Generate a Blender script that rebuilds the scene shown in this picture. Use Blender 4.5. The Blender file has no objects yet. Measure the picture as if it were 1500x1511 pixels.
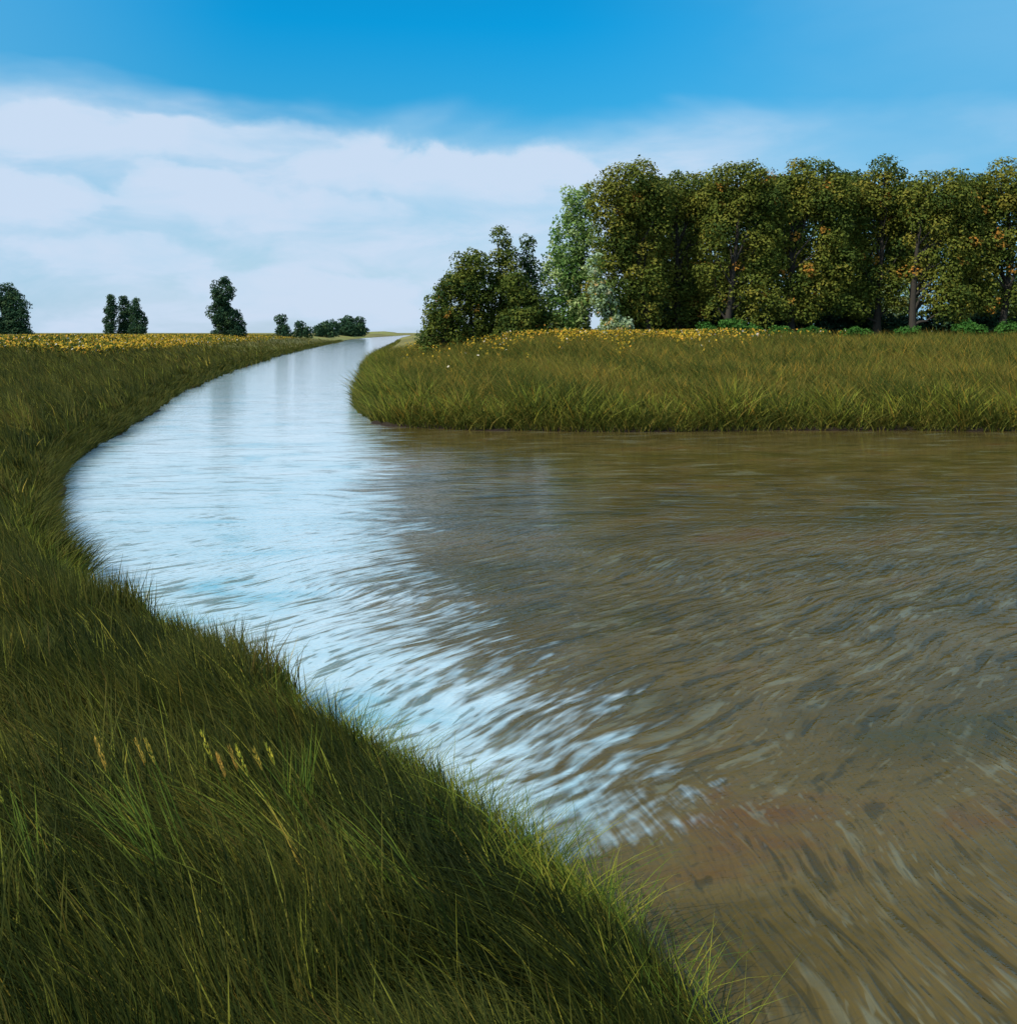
import bpy, math
import numpy as np

R = math.radians
scene = bpy.context.scene
COL = scene.collection

# ------------------------------------------------------------------ camera
EYE = 3.0            # metres above the water
F = 1500.0           # focal length in pixels of the 1500 px wide photograph
VH = 491.0           # row of the horizon
cam = bpy.data.cameras.new("camera")
cam.sensor_fit = 'HORIZONTAL'
cam.sensor_width = 36.0
cam.lens = 36.0
cam.shift_y = -(755.5 - VH) / 1500.0
cam.clip_start = 0.05
cam.clip_end = 20000
camo = bpy.data.objects.new("camera", cam)
camo.location = (0, 0, EYE)
camo.rotation_euler = (R(90), 0, 0)
COL.objects.link(camo)
scene.camera = camo

# ------------------------------------------------------------------ light
SUN_EL, SUN_AZ = 44.0, 236.0         # azimuth clockwise from +Y (the view direction)
sl = bpy.data.lights.new("sun", 'SUN')
sl.energy = 3.8
sl.angle = R(0.53)
sl.color = (1.0, 0.93, 0.80)
so = bpy.data.objects.new("sun", sl)
so.rotation_euler = (R(90 - SUN_EL), 0, R(180 - SUN_AZ))
so.location = (-60, -40, 70)
COL.objects.link(so)

scene.view_settings.view_transform = 'Standard'
scene.view_settings.look = 'None'
scene.view_settings.exposure = 0.30
scene.view_settings.gamma = 1.0


class NT:
    """Small helper for writing node trees."""
    def __init__(s, tree):
        s.t = tree
        tree.nodes.clear()

    def n(s, typ, **kw):
        nd = s.t.nodes.new(typ)
        for k, v in kw.items():
            setattr(nd, k, v)
        return nd

    def put(s, sock, v):
        if isinstance(v, bpy.types.NodeSocket):
            s.t.links.new(v, sock)
        elif isinstance(v, (tuple, list)) and len(v) == 3 and sock.type == 'RGBA':
            sock.default_value = (*v, 1)
        else:
            sock.default_value = v

    def m(s, op, a, b=0.0, c=0.0, clamp=False):
        nd = s.n('ShaderNodeMath', operation=op, use_clamp=clamp)
        s.put(nd.inputs[0], a); s.put(nd.inputs[1], b); s.put(nd.inputs[2], c)
        return nd.outputs[0]

    def step(s, x, lo, hi):
        nd = s.n('ShaderNodeMapRange', interpolation_type='SMOOTHSTEP')
        s.put(nd.inputs[0], x); s.put(nd.inputs[1], lo); s.put(nd.inputs[2], hi)
        return nd.outputs[0]

    def mix(s, f, a, b, blend='MIX'):
        nd = s.n('ShaderNodeMix', data_type='RGBA', blend_type=blend)
        s.put(nd.inputs[0], f); s.put(nd.inputs[6], a); s.put(nd.inputs[7], b)
        return nd.outputs[2]

    def xyz(s, x, y, z):
        nd = s.n('ShaderNodeCombineXYZ')
        s.put(nd.inputs[0], x); s.put(nd.inputs[1], y); s.put(nd.inputs[2], z)
        return nd.outputs[0]

    def noise(s, vec, scale, detail=3.0, rough=0.5, dist=0.0):
        nd = s.n('ShaderNodeTexNoise')
        s.put(nd.inputs['Vector'], vec); s.put(nd.inputs['Scale'], scale)
        s.put(nd.inputs['Detail'], detail); s.put(nd.inputs['Roughness'], rough)
        s.put(nd.inputs['Distortion'], dist)
        return nd.outputs[0]

    def ramp(s, f, stops):
        nd = s.n('ShaderNodeValToRGB')
        el = nd.color_ramp.elements
        while len(el) < len(stops):
            el.new(0.5)
        for e, (p, c) in zip(el, stops):
            e.position = p
            e.color = (*c, 1)
        s.put(nd.inputs[0], f)
        return nd.outputs[0]

    def mapping(s, vec, rz, sc):
        nd = s.n('ShaderNodeMapping')
        s.put(nd.inputs[0], vec)
        nd.vector_type = 'TEXTURE'          # turn first, then stretch
        nd.inputs[2].default_value = (0, 0, rz)
        nd.inputs[3].default_value = tuple(1 / c for c in sc)
        return nd.outputs[0]


def srgb(r, g, b):
    f = lambda c: c / 12.92 if c <= 0.04045 else ((c + 0.055) / 1.055) ** 2.4
    return (f(r / 255), f(g / 255), f(b / 255))


# ------------------------------------------------------------------ sky
world = bpy.data.worlds.new("World")
scene.world = world
world.use_nodes = True
W = NT(world.node_tree)
sky = W.n('ShaderNodeTexSky', sky_type='NISHITA', sun_disc=False,
          sun_elevation=R(SUN_EL), sun_rotation=R(SUN_AZ), altitude=0.0,
          air_density=1.0, dust_density=0.6, ozone_density=3.0)
geo = W.n('ShaderNodeNewGeometry')
tc = W.n('ShaderNodeTexCoord')
sep = W.n('ShaderNodeSeparateXYZ')
W.put(sep.inputs[0], tc.outputs['Generated'])
X, Y, Z = sep.outputs
az = W.m('ARCTAN2', X, Y)
el = W.m('ARCSINE', Z)
dirv = W.xyz(az, el, 0.37)
# clear sky: the physical sky, deeper and more cyan with height as in a rain-washed evening
tint = W.ramp(W.m('MULTIPLY', el, 1 / R(60)), [
    (0.0, (0.80, 0.84, 0.93)), (0.15, (0.24, 0.92, 1.08)), (0.28, (0.02, 1.02, 1.34)), (1.0, (0.05, 0.85, 1.15))])
clear = W.mix(1.0, sky.outputs[0], tint, 'MULTIPLY')
thin = W.m('MAXIMUM', W.m('MULTIPLY', W.step(az, 0.02, 0.46), 0.75), W.m('MULTIPLY', W.step(W.m('MULTIPLY', az, -1.0), 0.22, 0.50), 0.40))
clear = W.mix(thin, clear, (0.8, 3.6, 6.2))          # thin turquoise veil to either side
# broad cloud bank low over the land, plus unseen cloud overhead added for paler water reflections
n1 = W.noise(W.xyz(W.m('MULTIPLY', az, 2.2), W.m('MULTIPLY', el, 6.0), 1.3), 1.6, 4.0, 0.55, 0.3)
n2 = W.noise(W.xyz(W.m('MULTIPLY', az, 3.0), W.m('MULTIPLY', el, 9.0), 4.1), 2.4, 5.0, 0.6, 0.4)
n3 = W.noise(W.xyz(W.m('MULTIPLY', az, 1.0), W.m('MULTIPLY', el, 1.6), 7.7), 13.0, 6.0, 0.55, 0.3)
edge = W.m('ADD', W.m('MULTIPLY', W.m('SUBTRACT', n1, 0.5), R(5.5)), R(11.6))
edge = W.m('ADD', edge, W.m('MULTIPLY', W.m('MULTIPLY', az, az), R(7.0)))
bank = W.m('SUBTRACT', 1.0, W.step(W.m('SUBTRACT', el, edge), R(-2.3), R(1.2)))
high = W.m('MULTIPLY', W.step(W.m('ADD', n1, W.m('MULTIPLY', W.m('SUBTRACT', el, R(22)), 0.9)), 0.42, 0.68), W.step(el, R(17.5), R(26)))
wisp = W.m('MULTIPLY', W.step(W.m('ADD', az, W.m('MULTIPLY', W.m('SUBTRACT', n1, .5), .5)), 0.15, 0.55), 0.18)
wisp2 = W.m('MULTIPLY', W.step(W.m('MULTIPLY', az, -1.0), 0.25, 0.55), 0.08)
soft = W.m('MULTIPLY', W.step(n2, 0.25, 0.75), 0.35)
body = W.m('MULTIPLY', bank, W.m('ADD', 0.70, soft))
for (cu, cv, ru, rv, amt) in [(545, 455, 105, 58, .60), (60, 305, 95, 50, .6), (275, 290, 110, 55, .55), (360, 300, 80, 40, .4),
                              (690, 270, 130, 58, .6), (380, 215, 260, 44, .45), (90, 200, 160, 48, .45), (540, 255, 100, 45, .5),
                              (815, 250, 75, 48, .5), (470, 320, 120, 40, .3), (150, 385, 130, 45, .35), (380, 430, 120, 40, .3)]:
    a0 = math.atan2(cu - 750, F); e0 = math.atan2(VH - cv, math.hypot(F, cu - 750))
    dx = W.m('DIVIDE', W.m('SUBTRACT', az, a0), ru / F)
    dy = W.m('DIVIDE', W.m('SUBTRACT', el, e0), rv / F)
    rr = W.m('SQRT', W.m('ADD', W.m('MULTIPLY', dx, dx), W.m('MULTIPLY', dy, dy)))
    rr = W.m('ADD', rr, W.m('MULTIPLY', W.m('SUBTRACT', n3, 0.5), 1.5))
    # puffy: firm on top, fading downwards
    lump = W.m('SUBTRACT', 1.0, W.step(rr, 0.55, 1.05))
    lump = W.m('MULTIPLY', lump, W.step(dy, -0.9, 0.5))
    body = W.m('ADD', body, W.m('MULTIPLY', lump, amt))
body = W.m('MULTIPLY', body, W.m('SUBTRACT', 1.0, W.m('MULTIPLY', W.step(az, 0.10, 0.38), 0.6)))
cloud = W.m('ADD', W.m('MAXIMUM', body, W.m('MAXIMUM', high, W.m('MAXIMUM', wisp, wisp2))), 0.0, clamp=True)
CL = 10.0
ccol = W.ramp(W.m('ADD', W.m('MULTIPLY', n2, .5), W.m('MULTIPLY', body, .45)), [(0.40, (0.38 * CL, 0.56 * CL, 0.72 * CL)), (0.8, (0.50 * CL, 0.60 * CL, 0.74 * CL))])
final = W.mix(W.m('MULTIPLY', cloud, 0.95), clear, ccol)
bg = W.n('ShaderNodeBackground')
W.put(bg.inputs[0], final)
bg.inputs[1].default_value = 0.10
wo = W.n('ShaderNodeOutputWorld')
W.put(wo.inputs[0], bg.outputs[0])


# ------------------------------------------------------------------ helpers
def smooth(x, lo, hi):
    t = np.clip((x - lo) / (hi - lo), 0, 1)
    return t * t * (3 - 2 * t)


def np_mesh(name, V, faces, mat, attrs=None, parent=None, smooth_shade=False):
    """Link V and a list of face index arrays as one mesh object."""
    me = bpy.data.meshes.new(name)
    V = np.ascontiguousarray(V, dtype=np.float32)
    me.vertices.add(len(V))
    me.vertices.foreach_set('co', V.ravel())
    idx = np.concatenate([f.ravel() for f in faces]).astype(np.int32)
    tot = np.concatenate([np.full(len(f), f.shape[1]) for f in faces]).astype(np.int32)
    start = np.concatenate([[0], np.cumsum(tot)[:-1]]).astype(np.int32)
    me.loops.add(len(idx))
    me.loops.foreach_set('vertex_index', idx)
    me.polygons.add(len(tot))
    me.polygons.foreach_set('loop_start', start)
    if smooth_shade:
        me.polygons.foreach_set('use_smooth', np.ones(len(tot), dtype=bool))
    for k, a in (attrs or {}).items():
        at_ = me.attributes.new(k, 'FLOAT', 'POINT')
        at_.data.foreach_set('value', np.ascontiguousarray(a, dtype=np.float32))
    me.update(calc_edges=True)
    me.materials.append(mat)
    o = bpy.data.objects.new(name, me)
    COL.objects.link(o)
    if parent:
        o.parent = parent
    return o


def thing(name, label, cat, loc, group=None):
    o = bpy.data.objects.new(name, None)
    o.empty_display_size = 0.3
    COL.objects.link(o)
    o.location = loc
    o['label'] = label
    o['category'] = cat
    if group:
        o['group'] = group
    return o


def tag(o, label=None, cat=None, kind=None, group=None):
    if label: o['label'] = label
    if cat: o['category'] = cat
    if kind: o['kind'] = kind
    if group: o['group'] = group
    return o


class Sin2:
    """Cheap smooth 2-D noise from a few random sines."""
    def __init__(s, seed, scale, n=9):
        g = np.random.default_rng(seed)
        a = g.uniform(0, 2 * np.pi, n)
        k = g.uniform(.5, 1.7, n) / scale * 2 * np.pi
        s.kx, s.ky, s.ph = k * np.cos(a), k * np.sin(a), g.uniform(0, 6.28, n)

    def __call__(s, x, y):
        r = 0
        for a, b, p in zip(s.kx, s.ky, s.ph):
            r = r + np.sin(a * x + b * y + p)
        return r / math.sqrt(len(s.kx))


# ------------------------------------------------------------------ the river's course
LEFT = [(60, -140), (16, -40), (6.0, -12), (2.6, -3), (1.75, 0.5), (1.38, 2.4), (1.02, 3.6), (0.72, 4.75), (0.10, 5.6), (-0.55, 6.4),
        (-1.62, 7.6), (-2.95, 9.1), (-4.65, 11.3), (-6.1, 13.4), (-7.2, 15.6), (-8.15, 17.8), (-9.3, 20.6), (-10.75, 25.3),
        (-12.4, 33), (-15.3, 45), (-19.3, 65), (-25.8, 105), (-33, 155), (-51, 300), (-84, 600), (-136, 1350), (-300, 3000), (-900, 9000)]
RIGHT = [(-895, 9000), (-290, 3000), (-129, 1350), (-63, 600), (-33, 300), (-19.4, 155), (-14.2, 105), (-9.7, 70), (-7.7, 54), (-6.3, 44), (-5.0, 37),
         (-3.8, 33.3), (-1.9, 31.8), (0.5, 31.3), (4, 31.0), (9, 31.5), (14, 31.2), (20, 30.8), (30, 30.2), (45, 29), (80, 24), (160, 0), (300, -140)]


def catmull(P, sub):
    P = np.array(P, float)
    P = np.vstack([2 * P[0] - P[1], P, 2 * P[-1] - P[-2]])
    out = []
    for i in range(1, len(P) - 2):
        p0, p1, p2, p3 = P[i - 1:i + 3]
        for t in np.linspace(0, 1, sub, endpoint=False):
            out.append(.5 * (2 * p1 + (p2 - p0) * t + (2 * p0 - 5 * p1 + 4 * p2 - p3) * t ** 2 + (3 * p1 - p0 - 3 * p2 + p3) * t ** 3))
    out.append(P[-2])
    return np.array(out)


Lc, Rc = catmull(LEFT, 4), catmull(RIGHT, 4)
POLY = np.vstack([Lc, Rc])


def seg_dist(x, y, P):
    d = np.full(x.shape, 1e9)
    for (ax, ay), (bx, by) in zip(P[:-1], P[1:]):
        vx, vy = bx - ax, by - ay
        t = np.clip(((x - ax) * vx + (y - ay) * vy) / (vx * vx + vy * vy + 1e-12), 0, 1)
        d = np.minimum(d, (x - ax - t * vx) ** 2 + (y - ay - t * vy) ** 2)
    return np.sqrt(d)


def inside(x, y):
    c = np.zeros(x.shape, bool)
    xs, ys = POLY[:, 0], POLY[:, 1]
    j = len(xs) - 1
    for i in range(len(xs)):
        if ys[i] != ys[j]:
            c ^= ((ys[i] > y) != (ys[j] > y)) & (x < (xs[j] - xs[i]) * (y - ys[i]) / (ys[j] - ys[i]) + xs[i])
        j = i
    return c


wig, wig2, lump1 = Sin2(3, 1.3), Sin2(4, 6.0), Sin2(5, 14.0)


def shore(x, y):
    """distance from the left shore, the right shore, and whether it is water"""
    dl, dr = seg_dist(x, y, Lc), seg_dist(x, y, Rc)
    return dl, dr, inside(x, y)


def ground_z(x, y, sh=None):
    dl, dr, wet = sh if sh is not None else shore(x, y)
    d = np.where(wet, -np.minimum(dl, dr), np.minimum(dl, dr))
    d = d + (0.05 * wig(x, y) + 0.08 * wig2(x, y)) * np.clip(1 + y / 40, 1, 3)
    left = dl < dr
    far = smooth(y, 14, 40)
    zl_near = 0.10 + 0.22 * smooth(d, 0, 0.5) + 0.50 * smooth(d, 0.3, 4.5) + 1.25 * smooth(d, 4, 26)
    zl_far = 0.10 + 0.30 * smooth(d, 0, 1) + 1.65 * smooth(d, 0, 17)
    zl = zl_near * (1 - far) + zl_far * far
    zr = 0.10 + 0.16 * smooth(d, 0, .6) + 1.85 * np.clip(d / 40, 0, 1) ** 0.9 + 0.02 * np.clip(d, 0, 4)
    zr_far = 0.10 + 0.30 * smooth(d, 0, 1) + 1.65 * smooth(d, 0, 13)
    fr = smooth(y, 44, 66)
    zr = np.maximum(zr, zr * (1 - fr) + zr_far * fr)
    z = np.where(left, zl, zr)
    z = z + 0.05 * lump1(x, y) * smooth(d, 1, 6) + 0.03 * wig2(x, y) * smooth(d, 0.3, 2)
    z = np.where(d < 0, np.maximum(0.10 + d * 0.5, -0.7), z)
    # a low sunlit rise far up the left bank
    z = z + 3.0 * np.exp(-((x + 163) / 22) ** 2 - ((y - 1300) / 90) ** 2) * smooth(d, 0, 12)
    return z, d


def at(u, v, z=0.0):
    D = (EYE - z) * F / (v - VH)
    return (u - 750) * D / F, D


# ------------------------------------------------------------------ ground
m_ground = bpy.data.materials.new("marsh soil")
m_ground.use_nodes = True
N = NT(m_ground.node_tree)
pos = N.n('ShaderNodeNewGeometry').outputs['Position']
g1 = N.noise(pos, 0.35, 5, .6)
g2 = N.noise(pos, 6.0, 6, .65)
fsep = N.n('ShaderNodeSeparateXYZ'); N.put(fsep.inputs[0], pos)
near = N.mix(g2, (0.018, 0.015, 0.008), (0.045, 0.042, 0.018))
farc = N.ramp(N.noise(N.mapping(pos, 0, (0.02, 0.006, 0.1)), 1.0, 4, .6),
              [(0.35, (0.10, 0.10, 0.028)), (0.5, (0.17, 0.14, 0.035)), (0.65, (0.20, 0.22, 0.05))])
col = N.mix(N.step(fsep.outputs[1], 60, 160), near, farc)
wet = N.step(fsep.outputs[2], 0.16, 0.02)
col = N.mix(wet, col, (0.022, 0.014, 0.009))
bs = N.n('ShaderNodeBsdfPrincipled')
N.put(bs.inputs['Base Color'], col)
bs.inputs['Roughness'].default_value = 0.85
bs.inputs['Specular IOR Level'].default_value = 0.2
bp = N.n('ShaderNodeBump'); bp.inputs['Strength'].default_value = 0.7; bp.inputs['Distance'].default_value = 0.06
N.put(bp.inputs['Height'], N.m('ADD', g1, g2)); N.put(bs.inputs['Normal'], bp.outputs[0])
N.put(N.n('ShaderNodeOutputMaterial').inputs[0], bs.outputs[0])


def axis(knots):
    out = []
    for (a, s), (b, _) in zip(knots[:-1], knots[1:]):
        out.append(np.arange(a, b, s))
    return np.unique(np.concatenate(out + [[knots[-1][0]]]))


gx = axis([(-6000, 500), (-1500, 90), (-400, 12), (-120, 3), (-45, .8), (-14, .22), (4, .6), (24, 1.6), (80, 10), (300, 90), (1500, 500), (6000, 1)])
gy = axis([(-300, 30), (-60, 6), (-12, 1), (0, .22), (22, .5), (48, 1.6), (130, 7), (400, 25), (1600, 150), (4000, 500), (9500, 1)])
GX, GY = np.meshgrid(gx, gy)
gz, _ = ground_z(GX.ravel(), GY.ravel())
nx, ny = len(gx), len(gy)
ii = (np.arange(ny - 1)[:, None] * nx + np.arange(nx - 1)[None, :]).ravel()
gf = np.stack([ii, ii + 1, ii + nx + 1, ii + nx], 1)
ground = np_mesh("ground", np.stack([GX.ravel(), GY.ravel(), gz], 1), [gf], m_ground, smooth_shade=True)
tag(ground, 'dark marsh soil of the grassy river banks', kind='structure')

# ------------------------------------------------------------------ water
m_water = bpy.data.materials.new("river water")
m_water.use_nodes = True
N = NT(m_water.node_tree)
pos = N.n('ShaderNodeNewGeometry').outputs['Position']
ps = N.n('ShaderNodeSeparateXYZ'); N.put(ps.inputs[0], pos)
px, py = ps.outputs[0], ps.outputs[1]
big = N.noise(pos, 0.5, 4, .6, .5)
s_ = N.m('ADD', px, N.m('MULTIPLY', py, 0.136))  # colour split follows the edge of the sky's reflection in the water
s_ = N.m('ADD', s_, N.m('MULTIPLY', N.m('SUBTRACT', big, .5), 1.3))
s_ = N.m('ADD', s_, N.m('MULTIPLY', N.step(py, 6.3, 5.0), 2.2))     # ends the painted sky reflection under the near bank
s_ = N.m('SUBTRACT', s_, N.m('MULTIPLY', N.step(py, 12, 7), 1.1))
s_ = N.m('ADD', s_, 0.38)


def ripple(ang, ln, wd, seed, detail=3.0, dist=0.6):
    v = N.mapping(pos, ang, (1 / ln, 1 / wd, 1.0))
    off = N.n('ShaderNodeVectorMath', operation='ADD'); N.put(off.inputs[0], v); off.inputs[1].default_value = (seed * 3.1, seed * 7.7, seed)
    return N.noise(off.outputs[0], 1.0, detail, 0.55, dist)


warp = N.n('ShaderNodeTexNoise'); N.put(warp.inputs['Vector'], pos); warp.inputs['Scale'].default_value = 0.40; warp.inputs['Detail'].default_value = 1.5
wv = N.n('ShaderNodeVectorMath', operation='MULTIPLY_ADD')
N.put(wv.inputs[0], warp.outputs['Color']); wv.inputs[1].default_value = (0.75, 0.75, 0); N.put(wv.inputs[2], pos)
pos0, pos = pos, wv.outputs[0]


def fmix(f, a, b):
    nd = N.n('ShaderNodeMix', data_type='FLOAT')
    N.put(nd.inputs[0], f); N.put(nd.inputs[2], a); N.put(nd.inputs[3], b)
    return nd.outputs[0]


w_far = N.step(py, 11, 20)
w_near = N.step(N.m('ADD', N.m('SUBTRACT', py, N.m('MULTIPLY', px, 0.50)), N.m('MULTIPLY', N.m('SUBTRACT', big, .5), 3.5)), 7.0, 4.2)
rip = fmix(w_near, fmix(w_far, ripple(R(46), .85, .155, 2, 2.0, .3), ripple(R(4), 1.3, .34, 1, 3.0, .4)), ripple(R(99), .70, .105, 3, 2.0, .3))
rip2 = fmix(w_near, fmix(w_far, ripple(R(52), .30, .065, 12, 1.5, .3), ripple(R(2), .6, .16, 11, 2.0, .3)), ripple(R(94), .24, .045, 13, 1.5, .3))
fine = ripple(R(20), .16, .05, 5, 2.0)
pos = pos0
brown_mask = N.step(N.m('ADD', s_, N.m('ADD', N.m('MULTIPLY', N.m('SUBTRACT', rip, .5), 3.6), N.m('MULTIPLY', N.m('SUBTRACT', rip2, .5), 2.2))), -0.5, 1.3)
# sky reflection painted as pale body colour on the left, peaty brown water on the right
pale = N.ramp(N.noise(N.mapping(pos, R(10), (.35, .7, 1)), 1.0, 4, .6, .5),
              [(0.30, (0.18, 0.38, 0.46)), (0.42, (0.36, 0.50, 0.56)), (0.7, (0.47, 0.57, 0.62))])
ripple_shade = N.m('MAXIMUM', N.step(rip, 0.57, 0.63), N.m('MULTIPLY', N.step(rip2, 0.60, 0.66), .7))  # olive streaks painted in for the dark faces of ripples
pale = N.mix(N.m('MULTIPLY', ripple_shade, fmix(w_far, 0.75, 0.5)), pale, (0.07, 0.085, 0.035))
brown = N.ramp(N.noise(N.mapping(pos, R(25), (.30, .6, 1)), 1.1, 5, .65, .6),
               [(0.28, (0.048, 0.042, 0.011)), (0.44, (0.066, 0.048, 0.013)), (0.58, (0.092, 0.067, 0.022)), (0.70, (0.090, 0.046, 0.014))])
ripple_glint = N.m('MULTIPLY', N.m('MAXIMUM', N.step(rip, 0.56, 0.64), N.m('MULTIPLY', N.step(rip2, 0.59, 0.66), .8)), N.step(N.noise(N.mapping(pos, R(35), (.7, 1.0, 1)), 1.0, 3, .6, .8), .36, .62))  # pale streaks painted in for sky glinting off ripples
brown = N.mix(N.m('MULTIPLY', ripple_glint, 0.52), brown, (0.15, 0.155, 0.105))
dark = N.m('MAXIMUM', N.step(rip, 0.44, 0.37), N.m('MULTIPLY', N.step(rip2, 0.40, 0.34), .7))  # ripple troughs darkened in the colour, like their shade
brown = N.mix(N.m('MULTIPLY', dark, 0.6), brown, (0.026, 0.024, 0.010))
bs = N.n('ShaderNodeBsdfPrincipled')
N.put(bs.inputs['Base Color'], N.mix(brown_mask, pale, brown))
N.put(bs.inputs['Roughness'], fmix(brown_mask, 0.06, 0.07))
bs.inputs['IOR'].default_value = 1.333
N.put(bs.inputs['Specular IOR Level'], fmix(brown_mask, 0.5, 0.11))
b1 = N.n('ShaderNodeBump'); b1.inputs['Strength'].default_value = 0.5; b1.inputs['Distance'].default_value = 0.06
N.put(b1.inputs['Strength'], fmix(N.step(py, 10, 26), 0.50, 0.16))
N.put(b1.inputs['Height'], N.m('ADD', N.m('ADD', rip, N.m('MULTIPLY', rip2, .45)), N.m('MULTIPLY', fine, 0.2)))
N.put(bs.inputs['Normal'], b1.outputs[0])
N.put(N.n('ShaderNodeOutputMaterial').inputs[0], bs.outputs[0])
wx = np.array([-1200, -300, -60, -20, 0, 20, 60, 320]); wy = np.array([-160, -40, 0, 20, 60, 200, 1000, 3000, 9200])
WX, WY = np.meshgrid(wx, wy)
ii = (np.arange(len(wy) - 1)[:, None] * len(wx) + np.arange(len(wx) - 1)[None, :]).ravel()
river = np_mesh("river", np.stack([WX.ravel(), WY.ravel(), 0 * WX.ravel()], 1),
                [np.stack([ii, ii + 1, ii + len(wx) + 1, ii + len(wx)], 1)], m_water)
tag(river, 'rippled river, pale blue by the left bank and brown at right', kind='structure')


# ------------------------------------------------------------------ plant materials
def leaf_material(name, stops, trans=0.25, rough=0.65, spec=0.08):
    m = bpy.data.materials.new(name)
    m.use_nodes = True
    N = NT(m.node_tree)
    a = N.n('ShaderNodeAttribute', attribute_name='tint')
    c = N.ramp(a.outputs['Fac'], stops)
    b = N.n('ShaderNodeBsdfPrincipled')
    N.put(b.inputs['Base Color'], c)
    b.inputs['Roughness'].default_value = rough
    b.inputs['Specular IOR Level'].default_value = spec
    t = N.n('ShaderNodeBsdfTranslucent')
    N.put(t.inputs[0], c)
    mx = N.n('ShaderNodeMixShader')
    mx.inputs[0].default_value = trans
    N.put(mx.inputs[1], b.outputs[0]); N.put(mx.inputs[2], t.outputs[0])
    N.put(N.n('ShaderNodeOutputMaterial').inputs[0], mx.outputs[0])
    return m


m_grass = leaf_material("marsh grass", [(0.0, (0.012, 0.020, 0.004)), (0.35, (0.040, 0.050, 0.008)), (0.6, (0.090, 0.086, 0.013)),
                                        (0.78, (0.090, 0.060, 0.013)), (0.9, (0.18, 0.20, 0.024)), (1.0, (0.38, 0.27, 0.04))], .22)
m_field = leaf_material("field grass", [(0.0, (0.024, 0.042, 0.007)), (0.35, (0.085, 0.102, 0.016)), (0.6, (0.18, 0.158, 0.028)),
                                        (0.8, (0.22, 0.150, 0.034)), (0.92, (0.21, 0.25, 0.03)), (1.0, (0.36, 0.22, 0.03))], .22)
m_fringe = leaf_material("shore grass", [(0.0, (0.05, 0.10, 0.014)), (0.5, (0.14, 0.18, 0.02)), (1.0, (0.30, 0.27, 0.035))], .3)
m_flower = leaf_material("wildflowers", [(0.0, (0.04, 0.07, 0.012)), (0.35, (0.10, 0.11, 0.015)), (0.45, (0.34, 0.24, 0.02)),
                                         (0.75, (0.55, 0.36, 0.03)), (0.92, (0.58, 0.27, 0.04)), (1.0, (0.62, 0.55, 0.42))], .2)
m_olive = leaf_material("olive leaves", [(0.0, (0.028, 0.058, 0.014)), (0.4, (0.095, 0.126, 0.020)), (0.75, (0.195, 0.195, 0.030)),
                                         (0.9, (0.30, 0.18, 0.03)), (1.0, (0.48, 0.20, 0.035))], .22)
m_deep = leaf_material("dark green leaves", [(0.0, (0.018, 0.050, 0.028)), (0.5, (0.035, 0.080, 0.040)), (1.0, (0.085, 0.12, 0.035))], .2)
m_silver = leaf_material("silvery leaves", [(0.0, (0.06, 0.16, 0.03)), (0.4, (0.21, 0.33, 0.09)), (0.8, (0.48, 0.56, 0.25)), (1.0, (0.30, 0.26, 0.05))], .35)
m_lime = leaf_material("lime leaves", [(0.0, (0.06, 0.13, 0.03)), (0.5, (0.19, 0.26, 0.05)), (0.8, (0.46, 0.58, 0.40)), (1.0, (0.48, 0.25, 0.04))], .35)
m_bright = leaf_material("bright green leaves", [(0.0, (0.03, 0.10, 0.018)), (0.6, (0.07, 0.18, 0.03)), (1.0, (0.16, 0.26, 0.08))], .3)

m_bark = bpy.data.materials.new("bark")
m_bark.use_nodes = True
N = NT(m_bark.node_tree)
pos = N.n('ShaderNodeTexCoord').outputs['Object']
bn = N.noise(N.mapping(pos, 0, (7, 7, 1.2)), 1.0, 5, .7)
bs = N.n('ShaderNodeBsdfPrincipled')
N.put(bs.inputs['Base Color'], N.mix(bn, (0.014, 0.012, 0.009), (0.045, 0.036, 0.025)))
bs.inputs['Roughness'].default_value = .9
bp = N.n('ShaderNodeBump'); bp.inputs['Strength'].default_value = .8; bp.inputs['Distance'].default_value = .05
N.put(bp.inputs['Height'], bn); N.put(bs.inputs['Normal'], bp.outputs[0])
N.put(N.n('ShaderNodeOutputMaterial').inputs[0], bs.outputs[0])


# ------------------------------------------------------------------ grass
def blade_arrays(P, h, w, ldir, lean, curl, tint, rng, levels=4, face=None):
    n = len(P)
    t = np.linspace(0, 1, levels)
    fa = rng.uniform(-1.2, 1.2, n) if face is None else face
    wd = np.stack([np.cos(fa), np.sin(fa), np.zeros(n)], 1)
    ld = np.stack([np.cos(ldir), np.sin(ldir), np.zeros(n)], 1)
    V = np.empty((n, 2 * levels - 1, 3))
    for k, tk in enumerate(t):
        out = (lean * tk + curl * tk * tk)
        zz = tk * (1 - 0.35 * np.clip(curl, 0, 2) * tk) * 0.97
        c = P + ld * (out * h)[:, None]
        c[:, 2] += h * zz
        if k < levels - 1:
            ww = w * (1 - 0.72 * tk ** 1.6) * .5
            V[:, 2 * k] = c - wd * ww[:, None]
            V[:, 2 * k + 1] = c + wd * ww[:, None]
        else:
            V[:, 2 * k] = c
    nv = 2 * levels - 1
    b = (np.arange(n) * nv)[:, None]
    quads = [b + np.array([[2 * k, 2 * k + 1, 2 * k + 3, 2 * k + 2]]) for k in range(levels - 2)]
    k = levels - 2
    tri = b + np.array([[2 * k, 2 * k + 1, 2 * k + 2]])
    q = np.concatenate(quads) if quads else np.zeros((0, 4), int)
    return V.reshape(-1, 3), q, tri, np.repeat(tint, nv)


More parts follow.
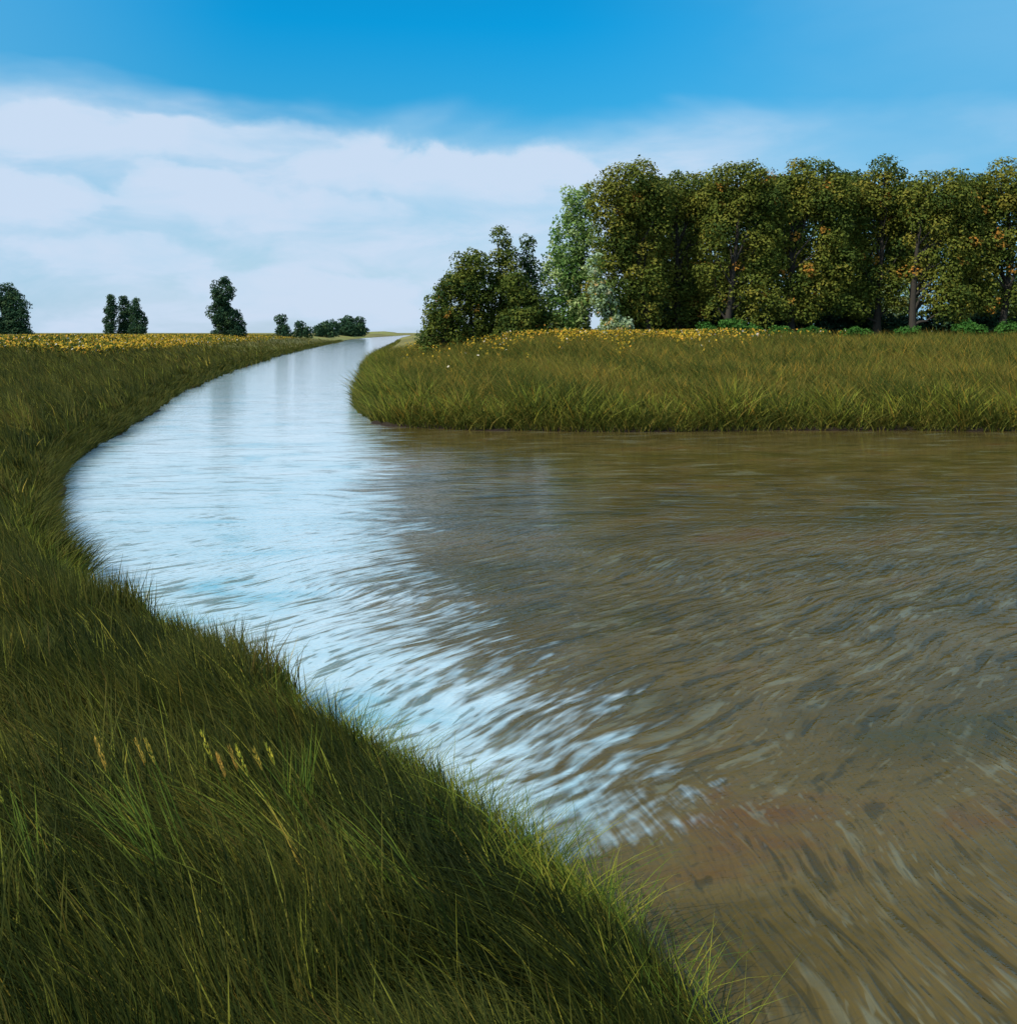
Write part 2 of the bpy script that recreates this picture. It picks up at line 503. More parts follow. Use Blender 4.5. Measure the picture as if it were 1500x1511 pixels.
def join(parts):
    Vs, Q, T, A, off = [], [], [], [], 0
    for V, q, t, a in parts:
        Vs.append(V); Q.append(q + off); T.append(t + off); A.append(a); off += len(V)
    Q = np.concatenate(Q); T = np.concatenate(T)
    return np.concatenate(Vs), [f for f in (Q, T) if len(f)], np.concatenate(A)


patch, patch2, swirl = Sin2(11, 2.2), Sin2(12, .7), Sin2(13, 1.6)
rng = np.random.default_rng(7)


def scatter(n, D0, D1, u0, u1, power, side, dmin, dmax=1e9):
    """random land points by distance and bearing"""
    r = rng.random(n)
    e = 1 - power
    D = (D0 ** e + r * (D1 ** e - D0 ** e)) ** (1 / e) if abs(e) > 1e-6 else D0 * (D1 / D0) ** r
    u = rng.uniform(u0, u1, n)
    x = (u - 750) / F * D
    sh = shore(x, D)
    z, d = ground_z(x, D, sh)
    ok = (d > dmin) & (d < dmax) & ((sh[0] < sh[1]) if side == 'L' else (sh[0] >= sh[1]))
    return np.stack([x, D, z], 1)[ok], d[ok]


def near_blades(P, d, hmin, hmax, wmin, wmax, levels, tbase=.33, lo=0.10):
    n = len(P)
    x, y = P[:, 0], P[:, 1]
    pa = patch(x, y)
    h = rng.uniform(hmin, hmax, n) * (1 + .18 * pa) * (0.55 + 0.45 * smooth(d, 0, .9))
    w = rng.uniform(wmin, wmax, n)
    # combed to the left, in swirling locks
    ld = np.pi + 0.55 * swirl(x, y) + rng.normal(0, .35, n) - 0.25
    lean = np.clip(rng.normal(.42, .22, n) + .16 * patch2(x, y), 0.02, 1.1)
    curl = np.clip(rng.normal(.5, .3, n) + .25 * swirl(x + 9, y), 0, 1.25)
    t = tbase + .15 * pa + .07 * patch2(x, y) + rng.normal(0, .16, n)
    bright = rng.random(n)
    t = np.where(bright > .95, rng.uniform(.84, .93, n), t)
    t = np.where(bright > .993, rng.uniform(.93, 1, n), t)
    return blade_arrays(P, h, w, ld, lean, curl, np.clip(t, lo * 0, 1), rng, levels)


parts = []
P, d = scatter(100000, 1.5, 6.5, -80, 1200, 1.0, 'L', 0.02)
parts.append(near_blades(P, d, .28, .64, .004, .0115, 5, .33))
P, d = scatter(110000, 6.0, 16, -60, 800, 1.0, 'L', 0.02)
parts.append(near_blades(P, d, .35, .72, .007, .014, 4, .34))
# long broad blades and dead straws, in loose patches among the fine grass
P, d = scatter(6500, 2.0, 11, -80, 1150, 1.0, 'L', 0.9)
P = P[(patch2(P[:, 0] * .8, P[:, 1] * .8) > .15) | (rng.random(len(P)) < .12)]
n = len(P); x, y = P[:, 0], P[:, 1]
t = np.where(rng.random(n) < .30, rng.uniform(.62, .80, n), rng.uniform(.80, .95, n))
t = np.where(rng.random(n) < .35, rng.uniform(.30, .6, n), t)
parts.append(blade_arrays(P, rng.uniform(.40, .78, n) * smooth(y, 0, 4), rng.uniform(.005, .011, n), np.pi - .2 + .8 * swirl(x, y) + rng.normal(0, .3, n),
                          np.clip(rng.normal(.45, .2, n), .05, 1), np.clip(rng.normal(.85, .3, n), 0, 1.3), t, rng, 7))
V, FCS, A = join(parts)
tag(np_mesh("bank_grass", V, FCS, m_grass, {'tint': A}), 'long dark olive grass combed to the left on the near bank', 'grass', 'stuff')

parts = []
P, d = scatter(130000, 15, 62, -60, 620, 1.2, 'L', -0.05)
parts.append(near_blades(P, d, .55, .95, .016, .035, 4, .36))
P, d = scatter(50000, 60, 320, -60, 640, 1.3, 'L', 0.0)
parts.append(near_blades(P, d, .5, .9, .05, .10, 3, .42))
def drape(C, n, y0, y1, hs, ws, toward, levels=4):
    """blades rooted right on a shoreline and leaning over the water"""
    seg = np.linalg.norm(np.diff(C, axis=0), axis=1)
    mid = .5 * (C[1:] + C[:-1])
    wgt = seg / np.hypot(mid[:, 0], mid[:, 1]) ** 1.3 * ((mid[:, 1] > y0) & (mid[:, 1] < y1) & (np.abs(mid[:, 0] / mid[:, 1]) < .62))
    k = rng.choice(len(seg), n, p=wgt / wgt.sum())
    tt = rng.random(n)[:, None]
    p = C[k] * (1 - tt) + C[k + 1] * tt
    nrm = np.stack([-(C[k + 1] - C[k])[:, 1], (C[k + 1] - C[k])[:, 0]], 1) / seg[k][:, None]
    p = p + nrm * toward * rng.uniform(-.35, .25, n)[:, None] * np.clip(p[:, 1] / 25, .6, 3)[:, None]
    z, d = ground_z(p[:, 0], p[:, 1])
    ok = z > -.05
    p, z, nrm = p[ok], z[ok], nrm[ok] * toward
    n = len(p)
    P = np.stack([p[:, 0], p[:, 1], np.maximum(z, 0) - .03], 1)
    sc_ = np.clip(p[:, 1] / 25, .7, 4)
    ang = np.arctan2(nrm[:, 1], nrm[:, 0]) + rng.uniform(-2.2, 2.2, n)
    t = .40 + rng.normal(0, .17, n)
    return blade_arrays(P, rng.uniform(*hs, n), rng.uniform(*ws, n) * sc_, ang, rng.uniform(0, .6, n), rng.uniform(.1, 1.0, n), np.clip(t, 0, 1), rng, levels)


parts.append(drape(Lc, 20000, 12, 330, (.3, .6), (.014, .03), -1))
V, FCS, A = join(parts)
tag(np_mesh("meadow_grass", V, FCS, m_grass, {'tint': A}), 'darker olive marsh grass on the left bank beyond the bend', 'grass', 'stuff')

parts = []
P, d = scatter(190000, 31, 130, 480, 1620, 1.2, 'R', -0.02)
n = len(P); x, y = P[:, 0], P[:, 1]
h = rng.uniform(.55, 1.15, n) * (1 + .08 * patch2(x * .3, y * .3) + .13 * patch(x * .4, y * .25)) * np.where(d < 2.5, 1 + .22 * patch(x * 1.2, y * .6), 1)
ld = np.where(rng.random(n) < .68, np.pi, 0) + rng.normal(0, .5, n)
lean = np.clip(rng.normal(.28, .2, n), 0, .9); curl = np.clip(rng.normal(.3, .25, n), 0, 1)
t = .46 + .10 * patch2(x * .16, y * .1) + .09 * patch(x * .3, y * .12) + rng.normal(0, .22, n)
t = np.where(rng.random(n) < .06, 1.0, t)
t = np.where((d < 1.6) & (rng.random(n) < .4), rng.uniform(.86, .95, n), t)
t = np.where((d < 2.0) & (rng.random(n) < .25), rng.uniform(.05, .3, n), t)
parts.append(blade_arrays(P, h, rng.uniform(.018, .042, n), ld, lean, curl, np.clip(t, 0, 1), rng, 4))
parts.append(drape(Rc, 16000, 25, 330, (.3, .8), (.014, .03), -1))
V, FCS, A = join(parts)
tag(np_mesh("field_grass", V, FCS, m_field, {'tint': A}), 'tall olive and tan grass on the far bank below the wood', 'grass', 'stuff')

# bright thin grass along the near water's edge
parts = []
k = rng.integers(0, len(Lc) - 1, 400000)
sel = (Lc[k, 1] > 2.0) & (Lc[k, 1] < 17)
k = k[sel][:24000]
tt = rng.random(len(k))[:, None]
pt = Lc[k] * (1 - tt) + Lc[k + 1] * tt
pt = pt + np.stack([-np.abs(rng.normal(0, .26, len(k))), -np.abs(rng.normal(0, .12, len(k)))], 1)
z, d = ground_z(pt[:, 0], pt[:, 1])
ok = (d > -0.06) & (z > 0.0) & (rng.random(len(z)) < smooth(pt[:, 1], 3.0, 6.0)) & (rng.random(len(z)) < .5 + .35 * patch2(pt[:, 0] * 1.5, pt[:, 1] * 1.5))
P = np.stack([pt[:, 0], pt[:, 1], z], 1)[ok]
n = len(P)
parts.append(blade_arrays(P, rng.uniform(.14, .44, n), rng.uniform(.003, .0075, n), np.where(rng.random(n) < .7, 2.6, .3) + rng.normal(0, .6, n),
                          rng.uniform(.1, .9, n), rng.uniform(0, .9, n), rng.random(n) ** 1.2, rng, 5))
V, FCS, A = join(parts)
tag(np_mesh("shore_grass", V, FCS, m_fringe, {'tint': A}), 'thin bright yellow-green grass fringing the near water edge', 'grass', 'stuff')


# wildflowers: small petals and leaves on short stalks, thousands of them in drifts
def flower_field(name, label, P, size, hgt, green=.35):
    n = len(P)
    nrm = rng.normal(0, 1, (n, 3)) + np.array([-.3, -.6, .8])
    nrm /= np.linalg.norm(nrm, axis=1)[:, None]
    a = np.cross(nrm, rng.normal(0, 1, (n, 3))); a /= np.linalg.norm(a, axis=1)[:, None]
    b = np.cross(nrm, a)
    s = (size * rng.uniform(.5, 1.3, n))[:, None]
    c = P.copy(); c[:, 2] += hgt * rng.random(n) ** .6
    V = np.stack([c - a * s, c - b * s * .7, c + a * s, c + b * s * .7], 1).reshape(-1, 3)
    q = np.arange(n * 4).reshape(n, 4)
    drift = .5 + .5 * np.tanh(patch(P[:, 0] * .12, P[:, 1] * .05) + .6 * patch2(P[:, 0] * .2, P[:, 1] * .1))
    g = rng.random(n) < green + .35 * (1 - drift)
    t = np.where(g, rng.uniform(0, .36, n), rng.uniform(.45, .93, n))
    t = np.where(rng.random(n) > .97, 1.0, t)
    tag(np_mesh(name, V, [q], m_flower, {'tint': np.repeat(t, 4)}), label, 'flowers', 'stuff')


P1, d1 = scatter(170000, 58, 260, -60, 640, 1.2, 'L', 3.0)
P1 = P1[(P1[:, 2] > 1.25) & (P1[:, 1] > 64 + 5 * patch(P1[:, 0] * .3, P1[:, 1] * 0))]
flower_field("wildflowers", 'golden wildflowers along the skyline of the left bank', P1, .115, .70)
P2, d2 = scatter(330000, 46, 120, 540, 1250, 1.1, 'R', 1.5)
keep = rng.random(len(P2)) < np.clip(1.15 - (P2[:, 0] / P2[:, 1] * F + 750 - 850) / 260, 0.02, 1)
uu = P2[:, 0] / P2[:, 1] * F + 750
low = np.where(uu < 760, 5 + 5 * np.clip((uu - 600) / 160, 0, 1), 10 + (uu - 760) * .035)      # inner edge of the drift, in metres from the shore
keep &= rng.random(len(P2)) < smooth(d2 + 2.5 * patch2(P2[:, 0] * .4, P2[:, 1] * .2), low + .5, low + 5)
keep &= P2[:, 1] > 47
flower_field("wildflowers", 'golden wildflowers in front of the trees on the right bank', P2[keep], .078, 1.20, .22)


# ------------------------------------------------------------------ trees
def tube(path, rad, sides=7):
    path = np.array(path, float); n = len(path)
    tan = np.gradient(path, axis=0); tan /= np.linalg.norm(tan, axis=1)[:, None] + 1e-9
    ref = np.array([0.3, 1.0, 0.1])
    a = np.cross(tan, ref); a /= np.linalg.norm(a, axis=1)[:, None] + 1e-9
    b = np.cross(tan, a)
    th = np.linspace(0, 2 * np.pi, sides, endpoint=False)
    V = path[:, None] + (a[:, None] * np.cos(th)[None, :, None] + b[:, None] * np.sin(th)[None, :, None]) * np.array(rad)[:, None, None]
    V = V.reshape(-1, 3)
    q = []
    for i in range(n - 1):
        for j in range(sides):
            j2 = (j + 1) % sides
            q.append((i * sides + j, i * sides + j2, (i + 1) * sides + j2, (i + 1) * sides + j))
    return V, np.array(q)


def limb_path(p, q, rg, sag=.12, n=5):
    p, q = np.array(p), np.array(q)
    L = np.linalg.norm(q - p)
    t = np.linspace(0, 1, n)[:, None]
    path = p * (1 - t) + q * t
    path[1:-1] += rg.normal(0, sag * L * .5, (n - 2, 3))
    path[:, 2] += (np.sin(t[:, 0] * np.pi) * sag * L) * .6
    return path


def make_tree(name, label, cat, D, base_u, lobes, mat, seed, clump=.85, leaf=.17, dens=1.0, tmean=.42, orange=.05,
              trunk_r=.22, depth=.8, lean=0.0, group=None, fill=1.0, limbs=12, up=.45, grow=1.12, skirt=0, gap=.66, show_trunk=False):
    """lobes: ellipses (u, v, half width, half height) read off the photograph, turned into bodies with depth at distance D"""
    rg = np.random.default_rng(seed)
    sc = D / F
    bx = (base_u - 750) * sc
    bz = float(ground_z(np.array([bx]), np.array([D]))[0][0])
    root = thing(name, label, cat, (bx, D, bz), group)
    C = []
    vg = VH + (EYE - bz) / sc
    if skirt:                                # foliage down to the ground
        lo = [l for l in lobes if l[1] + l[3] > max(q[1] + q[3] for q in lobes) - 14]
        ul, ur = min(l[0] - l[2] for l in lo), max(l[0] + l[2] for l in lo)
        hv = max(8, (vg - max(l[1] for l in lo)) * .55)
        for f in ([.5] if ur - ul < 30 else [.25, .75]):
            lobes = lobes + [(ul + (ur - ul) * f, vg - hv * .8, (ur - ul) * (.5 if ur - ul < 30 else .30), hv)]
    for (u, v, ru, rv) in lobes:
        ru, rv = ru * grow, rv * grow
        c = np.array([(u - 750) * sc - bx, rg.normal(0, .12) * ru * sc, EYE - (v - VH) * sc - bz])
        r = np.array([ru * sc, ru * sc * depth, rv * sc])
        k = max(5, int(fill * 5.2 * (r[0] * r[1] * r[2]) ** (2 / 3) / clump ** 2))
        p = rg.normal(0, 1, (k * 3, 3)); p /= np.linalg.norm(p, axis=1)[:, None]
        p *= rg.uniform(.35, 1, (len(p), 1)) ** .5
        edge = np.maximum(r - clump * .6, r * .4)
        p = c + p * edge
        got = []
        for q in p:
            if q[2] < clump * .35:
                q[2] = clump * rg.uniform(.35, .8)
            if all(np.sum((q - g) ** 2) > (clump * gap) ** 2 for g in got):
                got.append(q)
            if len(got) >= k:
                break
        C += got
    C = np.array(C)
    if show_trunk:                           # the trunk stands clear of leaves on its open side
        xt = C[np.argmax(C[:, 2])][0] * np.clip(C[:, 2] / C[:, 2].max(), 0, 1) ** 1.3
        hid = (np.abs(C[:, 0] - xt) < clump * .8) & (C[:, 1] < .6) & (C[:, 2] < .72 * C[:, 2].max())
        C = C[~hid | (rg.random(len(C)) < .42)]
    Vs, T = [], []
    for c in C:
        r = clump * rg.uniform(.6, 1.25) * np.array([1, 1, rg.uniform(.65, .95)])
        k = int(dens * 34 * (r[0] * r[2]) / (leaf * leaf) * .14)
        nrm = rg.normal(0, 1, (k, 3)) + np.array([0, 0, .25]); nrm /= np.linalg.norm(nrm, axis=1)[:, None]
        rad = rg.uniform(.35, 1.0, (k, 1)) ** .38 * (1 + rg.normal(0, .10, (k, 1)))
        p = c + nrm * r * rad
        ln = nrm + rg.normal(0, .55, (k, 3)) + np.array([0, 0, up]); ln /= np.linalg.norm(ln, axis=1)[:, None]
        a = np.cross(ln, rg.normal(0, 1, (k, 3))); a /= np.linalg.norm(a, axis=1)[:, None] + 1e-9
        b = np.cross(ln, a)
        s = (leaf * rg.uniform(.55, 1.3, k))[:, None]
        Vs.append(np.stack([p - a * s, p - b * s * .62, p + a * s, p + b * s * .62], 1).reshape(-1, 3))
        tc_ = tmean + rg.normal(0, .16)
        t = tc_ + rg.normal(0, .08, k)
        t = np.clip(t, 0, .78)
        if rg.random() < orange * 3:           # a few turning leaves gathered on one side of the clump
            hot = np.sum((p - (c + r * np.array([rg.uniform(-.6, .6), -.75, .3]))) ** 2, 1) < (clump * .5) ** 2
            t = np.where(hot, rg.uniform(.86, 1.0, k), t)
        T.append(np.repeat(t, 4))
    V = np.concatenate(Vs)
    V[:, 2] = np.maximum(V[:, 2], 0.02)
    np_mesh("crown", V, [np.arange(len(V)).reshape(-1, 4)], mat, {'tint': np.concatenate(T)}, root)
    # trunk with limbs
    top = C[np.argmax(C[:, 2])]
    H = top[2]
    n = 8
    t = np.linspace(0, 1, n)
    path = np.stack([top[0] * t ** 1.3 + lean * np.sin(t * 3.1) + rg.normal(0, .05, n) * t, top[1] * t + rg.normal(0, .05, n) * t, H * .96 * t - .15], 1)
    parts_v, parts_q, off = [], [], 0
    V1, q1 = tube(path, trunk_r * (1 - .85 * t) * (1 + .7 * np.exp(-t * 18)), 9)
    parts_v.append(V1); parts_q.append(q1); off += len(V1)
    order = rg.permutation(len(C))[:limbs]
    for i in order:
        e = C[i]
        tt = np.clip(e[2] / H * rg.uniform(.45, .75), .08, .85)
        p0 = np.array([np.interp(tt, t, path[:, k]) for k in range(3)])
        lp = limb_path(p0, e, rg)
        r0 = trunk_r * (1 - .8 * tt) * .5
        V1, q1 = tube(lp, np.linspace(r0, r0 * .18, len(lp)), 6)
        parts_v.append(V1); parts_q.append(q1 + off); off += len(V1)
    np_mesh("trunk", np.concatenate(parts_v), [np.concatenate(parts_q)], m_bark, None, root, True)
    return root


def crown_lobes(uc, top, hw, seed, bottom=488, n=9):
    rg = np.random.default_rng(seed)
    out = [(uc, top + hw * .58, hw * .74, hw * .60), (uc - hw * .5, top + hw * .80, hw * .5, hw * .5), (uc + hw * .5, top + hw * .82, hw * .5, hw * .5)]
    H = bottom - top
    for i in range(n):
        f = (i + .7) / n
        v = top + H * (.22 + .74 * f)
        sgn = -1 if i % 2 else 1
        w = hw * (.46 + .12 * rg.random())
        out.append((uc + sgn * hw * rg.uniform(.15, .58), min(v, bottom - w * .55), w, w * rg.uniform(.75, .98)))
    return out


OG = 'tall trees in the wood on the right bank'
wood = [
    (928, 242, 60, 958, 79.0, 'tall olive tree at the left end of the wood, round domed top'),
    (1006, 249, 52, 1000, 82.5, 'olive tree second from the left end of the wood, slightly lower than its neighbours'),
    (1090, 238, 58, 1070, 79.5, 'olive tree third from the left in the wood, above the bright green shrubs'),
    (1200, 233, 60, 1168, 80.5, 'tallest olive tree, mid wood, with orange leaves near its top'),
    (1300, 243, 56, 1292, 82.0, 'olive tree in the wood with bare trunk showing beside pale gaps'),
    (1388, 252, 52, 1347, 79.0, 'olive tree with lowest dipping top in the wood, between two higher domes'),
    (1470, 243, 56, 1474, 80.0, 'last whole olive tree at the right end of the wood, leaning dark trunk'),
    (1562, 244, 56, 1568, 82.0, 'olive tree at the far right of the wood, cut by the picture edge'),
]
for i, (uc, top, hw, bu, D, lab) in enumerate(wood):
    make_tree("broadleaf_tree", lab, 'tree', D, bu, crown_lobes(uc, top, hw * 1.12, 40 + i, bottom=[486, 480, 484, 478, 470, 474, 470, 480][i],
              n=[13, 12, 13, 12, 10, 11, 11, 11][i]), m_olive, 60 + i, clump=1.05, leaf=.125, gap=.88, tmean=.52, orange=.03, show_trunk=True, trunk_r=.30,
              lean=[0, 0, .2, -.2, .1, -.3, .6, 0][i], group=OG, limbs=16, fill=.9)
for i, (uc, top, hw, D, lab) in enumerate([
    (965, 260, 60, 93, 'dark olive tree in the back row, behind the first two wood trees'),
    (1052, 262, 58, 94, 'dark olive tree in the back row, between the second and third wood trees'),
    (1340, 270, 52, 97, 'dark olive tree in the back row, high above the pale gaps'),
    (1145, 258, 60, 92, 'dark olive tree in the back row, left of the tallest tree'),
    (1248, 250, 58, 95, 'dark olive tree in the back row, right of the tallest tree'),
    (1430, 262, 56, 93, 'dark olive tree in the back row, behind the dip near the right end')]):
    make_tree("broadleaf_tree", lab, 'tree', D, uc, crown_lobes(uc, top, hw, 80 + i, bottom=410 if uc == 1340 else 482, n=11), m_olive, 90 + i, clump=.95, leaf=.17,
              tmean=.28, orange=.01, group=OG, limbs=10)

for lab, u, D, lobes in [
    ('pale silvery tree seen through the gap beside the bare trunk', 1318, 106, [(1296, 425, 26, 40), (1330, 432, 28, 40), (1312, 470, 36, 26)]),
    ('pale silvery tree behind the leaning trunk at the picture edge', 1497, 104, [(1490, 440, 22, 40), (1504, 455, 26, 40)])]:
    make_tree("willow_tree", lab, 'tree', D, u, lobes, m_lime, int(u), clump=.75, leaf=.17, dens=.8, tmean=.6, orange=0, trunk_r=.16, skirt=1)

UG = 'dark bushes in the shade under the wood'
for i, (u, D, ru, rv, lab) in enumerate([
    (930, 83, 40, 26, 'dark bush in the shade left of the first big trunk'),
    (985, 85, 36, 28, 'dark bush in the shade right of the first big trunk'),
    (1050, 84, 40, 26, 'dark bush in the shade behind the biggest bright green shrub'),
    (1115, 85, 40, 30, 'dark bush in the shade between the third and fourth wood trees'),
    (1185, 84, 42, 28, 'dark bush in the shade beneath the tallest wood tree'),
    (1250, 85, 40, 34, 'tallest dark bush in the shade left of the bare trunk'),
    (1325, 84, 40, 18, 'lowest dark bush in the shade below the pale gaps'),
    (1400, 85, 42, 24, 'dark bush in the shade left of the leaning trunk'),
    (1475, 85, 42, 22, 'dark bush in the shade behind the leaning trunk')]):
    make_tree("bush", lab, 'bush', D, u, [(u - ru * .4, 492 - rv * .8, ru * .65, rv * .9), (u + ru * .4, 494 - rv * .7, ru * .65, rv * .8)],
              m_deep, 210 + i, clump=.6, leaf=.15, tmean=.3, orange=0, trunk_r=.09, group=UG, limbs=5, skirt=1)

# silvery willow and its neighbours at the left end of the wood
make_tree("willow_tree", 'pale fresh green willow with ragged double top beside the wood', 'tree', 84, 850,
          [(842, 305, 14, 30), (862, 310, 18, 36), (838, 360, 26, 40), (868, 375, 24, 40), (822, 415, 28, 36), (856, 430, 30, 36), (835, 462, 34, 28)],
          m_silver, 120, clump=.62, leaf=.13, dens=.75, tmean=.35, orange=.03, trunk_r=.24, up=.2, grow=1.25, skirt=1)
make_tree("willow_tree", 'small yellow-green leaning willow between the taller willow and the wood', 'tree', 77, 908,
          [(880, 400, 12, 26), (886, 435, 16, 22), (898, 460, 18, 22), (908, 480, 22, 14)], m_lime, 121, clump=.5, leaf=.12, dens=.8, tmean=.62, trunk_r=.14, orange=.1, up=.2, grow=1.2, skirt=1)
make_tree("slender_tree", 'thin green spire tree right of the tallest dark peak', 'tree', 83, 782,
          [(779, 362, 11, 16), (780, 392, 14, 22), (778, 428, 17, 26), (786, 466, 22, 24)], m_deep, 122, clump=.52, leaf=.12, tmean=.8, trunk_r=.14, grow=1.2, skirt=1)
# dark conical group left of the willow
DG = 'dark trees of the rounded clump left of the willow'
for i, (lab, D, bu, lobes) in enumerate([
    ('low dark shrubby tree at the left foot of the clump by the river', 80, 652,
     [(658, 432, 22, 22), (648, 456, 24, 22), (640, 480, 20, 16), (662, 474, 24, 20)]),
    ('broad dark tree on the left shoulder of the clump', 81, 695,
     [(700, 396, 30, 25), (684, 420, 28, 26), (704, 440, 30, 30), (690, 470, 32, 22)]),
    ('tall dark peaked tree topping the clump', 82, 742,
     [(738, 348, 13, 15), (745, 372, 19, 22), (742, 405, 26, 28), (738, 440, 30, 30), (744, 472, 32, 22)]),
    ('dark tree on the sloping right flank of the clump beside the willow', 79, 785,
     [(764, 424, 22, 28), (780, 450, 24, 28), (798, 474, 22, 20), (768, 472, 30, 22)])]):
    make_tree("bushy_tree", lab, 'tree', D, bu, lobes, m_olive, 130 + i, clump=.78, leaf=.115, gap=.78, tmean=.34, orange=.02, trunk_r=.2, group=DG, limbs=9, grow=1.25, skirt=1)

# far trees on the left bank
FG = 'far dark green trees on the left bank'
far_trees = [
    ('broad dark tree at the left edge of the picture', 'broadleaf_tree', 160, 12, [(8, 437, 18, 18), (22, 452, 20, 20), (0, 462, 26, 22), (28, 474, 18, 18), (10, 482, 26, 12)], .75),
    ('narrow columnar tree, leftmost of the three standing close together', 'columnar_tree', 200, 166, [(165, 442, 6, 8), (163, 458, 10, 14), (162, 476, 9, 14)], .5),
    ('tallest columnar tree, middle of the three standing close together', 'columnar_tree', 203, 184, [(182, 441, 6, 8), (184, 455, 9, 14), (186, 473, 12, 17)], .5),
    ('hook-topped columnar tree, rightmost of the three standing close together', 'columnar_tree', 198, 203, [(200, 444, 5, 6), (201, 458, 9, 12), (204, 475, 13, 16)], .5),
    ('tall two-tiered dark tree standing alone on the left bank', 'broadleaf_tree', 190, 335, [(333, 414, 6, 8), (329, 431, 19, 19), (326, 462, 19, 18), (336, 472, 22, 20), (348, 483, 14, 12)], .6),
]
for i, (lab, nm, D, bu, lobes, cl) in enumerate(far_trees):
    make_tree(nm, lab, 'tree', D, bu, lobes, m_deep, 150 + i, clump=cl, leaf=.17 if cl > .5 else .15, tmean=.45, orange=0, trunk_r=.25, group=FG, limbs=7, dens=1.1, grow=1.15, skirt=1)
bushes = [
    ('small upright dark bush with a narrow top, first of the riverside row', 260, 416, [(415, 473, 9, 9), (417, 485, 12, 9)]),
    ('low round dark bush, second of the riverside row', 300, 443, [(441, 482, 11, 8), (450, 487, 10, 6)]),
    ('wide low dark bush, third of the riverside row', 400, 482, [(474, 486, 12, 8), (487, 481, 13, 10)]),
    ('largest round dark bush at the river end of the row', 560, 519, [(510, 478, 13, 12), (525, 478, 15, 12), (519, 488, 22, 10)])]
for i, (lab, D, bu, lobes) in enumerate(bushes):
    make_tree("bush", lab, 'bush', D, bu, lobes, m_deep, 170 + i, clump=.0042 * D, leaf=.0011 * D, tmean=.45, orange=0, trunk_r=.15, group='dark bushes in a row by the river', limbs=6, dens=1.1, skirt=1)

# bright shrubs along the foot of the wood
shrubs = [
    (1042, 76, 15, 11, 'rounded bright green shrub at the foot of the wood, leftmost of its row'),
    (1080, 75.5, 19, 15, 'biggest bright green shrub at the foot of the wood, with pale tips'),
    (1112, 76, 13, 10, 'small bright green shrub just right of the biggest one'),
    (1150, 77, 18, 7, 'low flat bright green shrub in front of the tallest tree'),
    (1196, 76.5, 20, 7, 'long low bright green shrub right of the tallest tree'),
    (1262, 77, 22, 6, 'lowest bright green shrub, under the bare trunk'),
    (1340, 76.5, 20, 7, 'low bright green shrub under the dipping treetop'),
    (1430, 76, 22, 11, 'bright green shrub left of the leaning trunk'),
    (1482, 76.5, 20, 10, 'bright green shrub at the picture edge below the leaning trunk')]
for i, (u, D, ru, rv, lab) in enumerate(shrubs):
    make_tree("shrub", lab, 'shrub', D, u, [(u, 497 - rv, ru, rv), (u + ru * .5, 498 - rv * .8, ru * .6, rv * .8)], m_bright if rv > 6.5 else m_bright,
              190 + i, clump=.42, leaf=.10, tmean=.4, orange=0, trunk_r=.07, group='bright green shrubs along the foot of the wood', limbs=5)

# ------------------------------------------------------------------ single plants in the near grass
m_ear = leaf_material("seed head", [(0.0, (0.56, 0.50, 0.06)), (0.5, (0.54, 0.40, 0.06)), (1.0, (0.54, 0.31, 0.06))], .15)
SG = 'golden seed stalks in the near grass'
stalks = [
    (310, 1112, .05, 'golden seed stalk, shortest near the middle of the near bank'),
    (347, 1128, .9, 'orange seed stalk left of the yellow pair on the near bank'),
    (362, 1136, .0, 'bright yellow seed stalk on the near bank, drooping lowest of the cluster'),
    (384, 1124, .6, 'amber seed stalk leaning between two yellow ones'),
    (403, 1116, .05, 'bright yellow seed stalk nearest the water in the cluster'),
    (326, 1142, .95, 'rusty seed stalk in front of the cluster, on the near bank'),
    (213, 1116, .7, 'amber seed stalk, left one of a close pair in the near grass'),
    (226, 1118, .5, 'amber seed stalk, right one of a close pair in the near grass'),
    (150, 1128, .8, 'orange seed stalk standing alone left of the close pair'),
    (6, 1170, .1, 'yellow seed stalk at the left picture edge')]
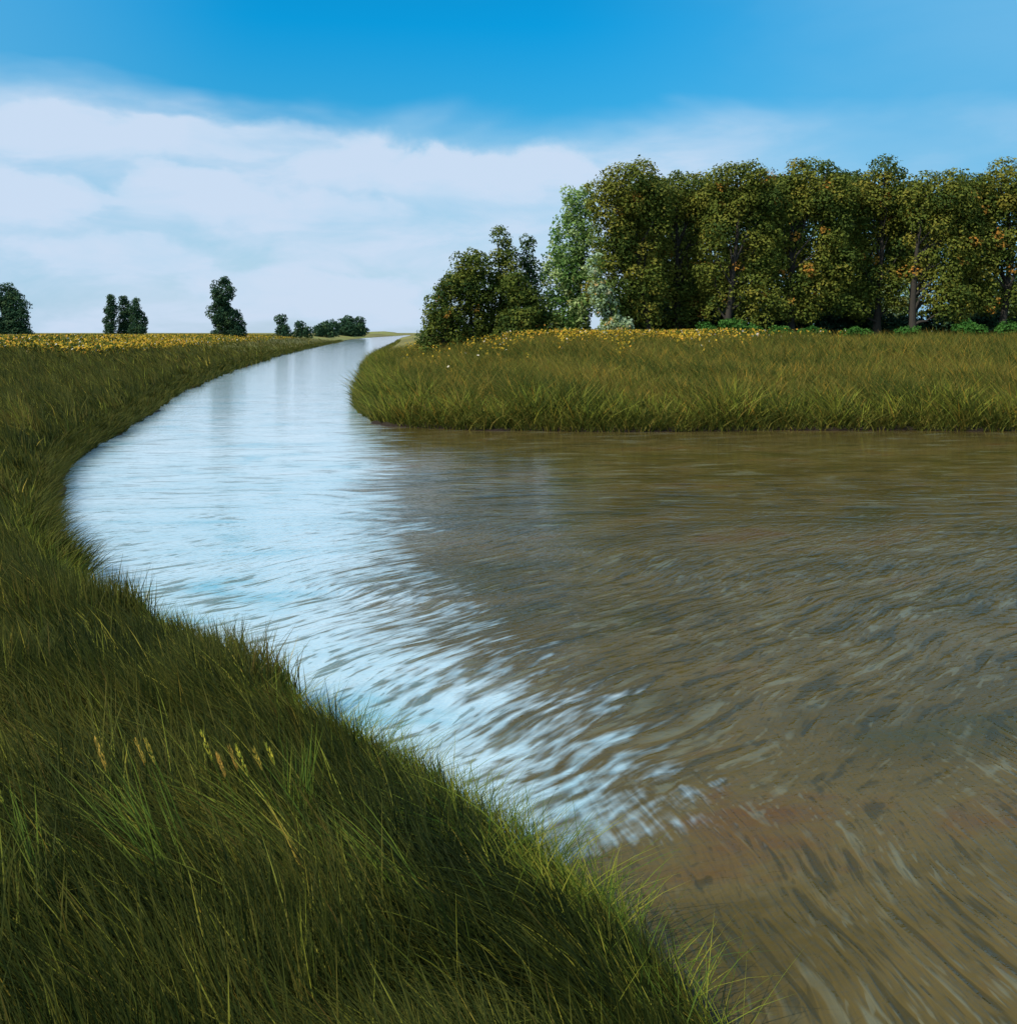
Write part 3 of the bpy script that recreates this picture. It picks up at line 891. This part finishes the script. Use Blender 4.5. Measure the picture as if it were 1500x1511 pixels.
for i, (u, v, tn, lab) in enumerate(stalks):
    rg = np.random.default_rng(300 + i)
    hz = 1.15
    for _ in range(4):                       # find the ground under the head, then stand the stalk on it
        x, y = at(u, v, hz)
        g = float(ground_z(np.array([x + .12]), np.array([y]))[0][0])
        hz = g + .60
    bx_, by_ = x + .14, y
    root = thing("seed_stalk", lab, 'seed stalk', (bx_, by_, g), SG)
    t = np.linspace(0, 1, 8)
    path = np.stack([-.14 * t ** 2, rg.normal(0, .02) * t, (hz - g) * t], 1)
    V, q = tube(path, .0030 * (1 - .5 * t), 5)
    np_mesh("stem", V, [q], m_fringe, {'tint': np.full(len(V), .35)}, root, True)
    Vs, off = [], 0
    k = 46
    s = rg.uniform(0, 1, k)
    tip = path[-1]; dr = (path[-1] - path[-3]); dr /= np.linalg.norm(dr)
    ctr = tip + dr * (s * rg.uniform(.11, .17) - .03)[:, None]
    o = rg.normal(0, 1, (k, 3)); o -= (o @ dr)[:, None] * dr; o /= np.linalg.norm(o, axis=1)[:, None]
    rad = (.0055 * np.sin(np.clip(s, .05, .98) * np.pi) ** .6)[:, None]
    cen = ctr + o * rad
    gl, gw = .015, .003
    side = np.cross(o, dr)
    V = np.stack([cen - dr * gl * .5, cen + side * gw + o * gw, cen + dr * gl + o * gw * 1.5, cen - side * gw + o * gw], 1).reshape(-1, 3)
    np_mesh("seed_head", V, [np.arange(len(V)).reshape(-1, 4)], m_ear, {'tint': np.full(len(V), tn)}, root)

TG = 'bright arching tufts in the near grass'
tufts = [
    (500, 1385, .75, 2.75, .95, 'broad arching tuft of bright green blades, low in the near grass'),
    (440, 1300, .60, 1.75, .12, 'upright tuft of thin pale green blades left of the broad arching one'),
    (270, 1400, .70, 2.5, .55, 'leaning bright green tuft left of the broad arching one'),
    (720, 1290, .55, 3.1, 1.0, 'yellow-green tuft bowed flat to the left near the water edge'),
    (60, 1430, .60, 2.5, .5, 'leaning green tuft in the lower left corner'),
    (640, 1420, .65, 2.7, .7, 'leaning green tuft between the broad arching one and the water')]
for i, (u, v, h, ld, curl, lab) in enumerate(tufts):
    rg = np.random.default_rng(400 + i)
    z = .6
    for _ in range(5):
        x, y = at(u, v, z)
        z = float(ground_z(np.array([x]), np.array([y]))[0][0])
    n = 44
    P = np.stack([rg.normal(0, .05, n), rg.normal(0, .05, n), np.zeros(n)], 1)
    b = blade_arrays(P, h * rg.uniform(.7, 1.15, n), rg.uniform(.005, .010, n), ld + rg.normal(0, .22, n), np.clip(rg.normal(.35, .12, n), .05, .8),
                     np.clip(curl + rg.normal(0, .15, n), 0, 1.3), np.clip(rg.normal(.28, .2, n), 0, .9), rg, 7)
    V, FCS, A = join([b])
    o = np_mesh("grass_tuft", V, FCS, m_fringe, {'tint': A})
    o.location = (x, y, z)
    tag(o, lab, 'grass tuft', group=TG)
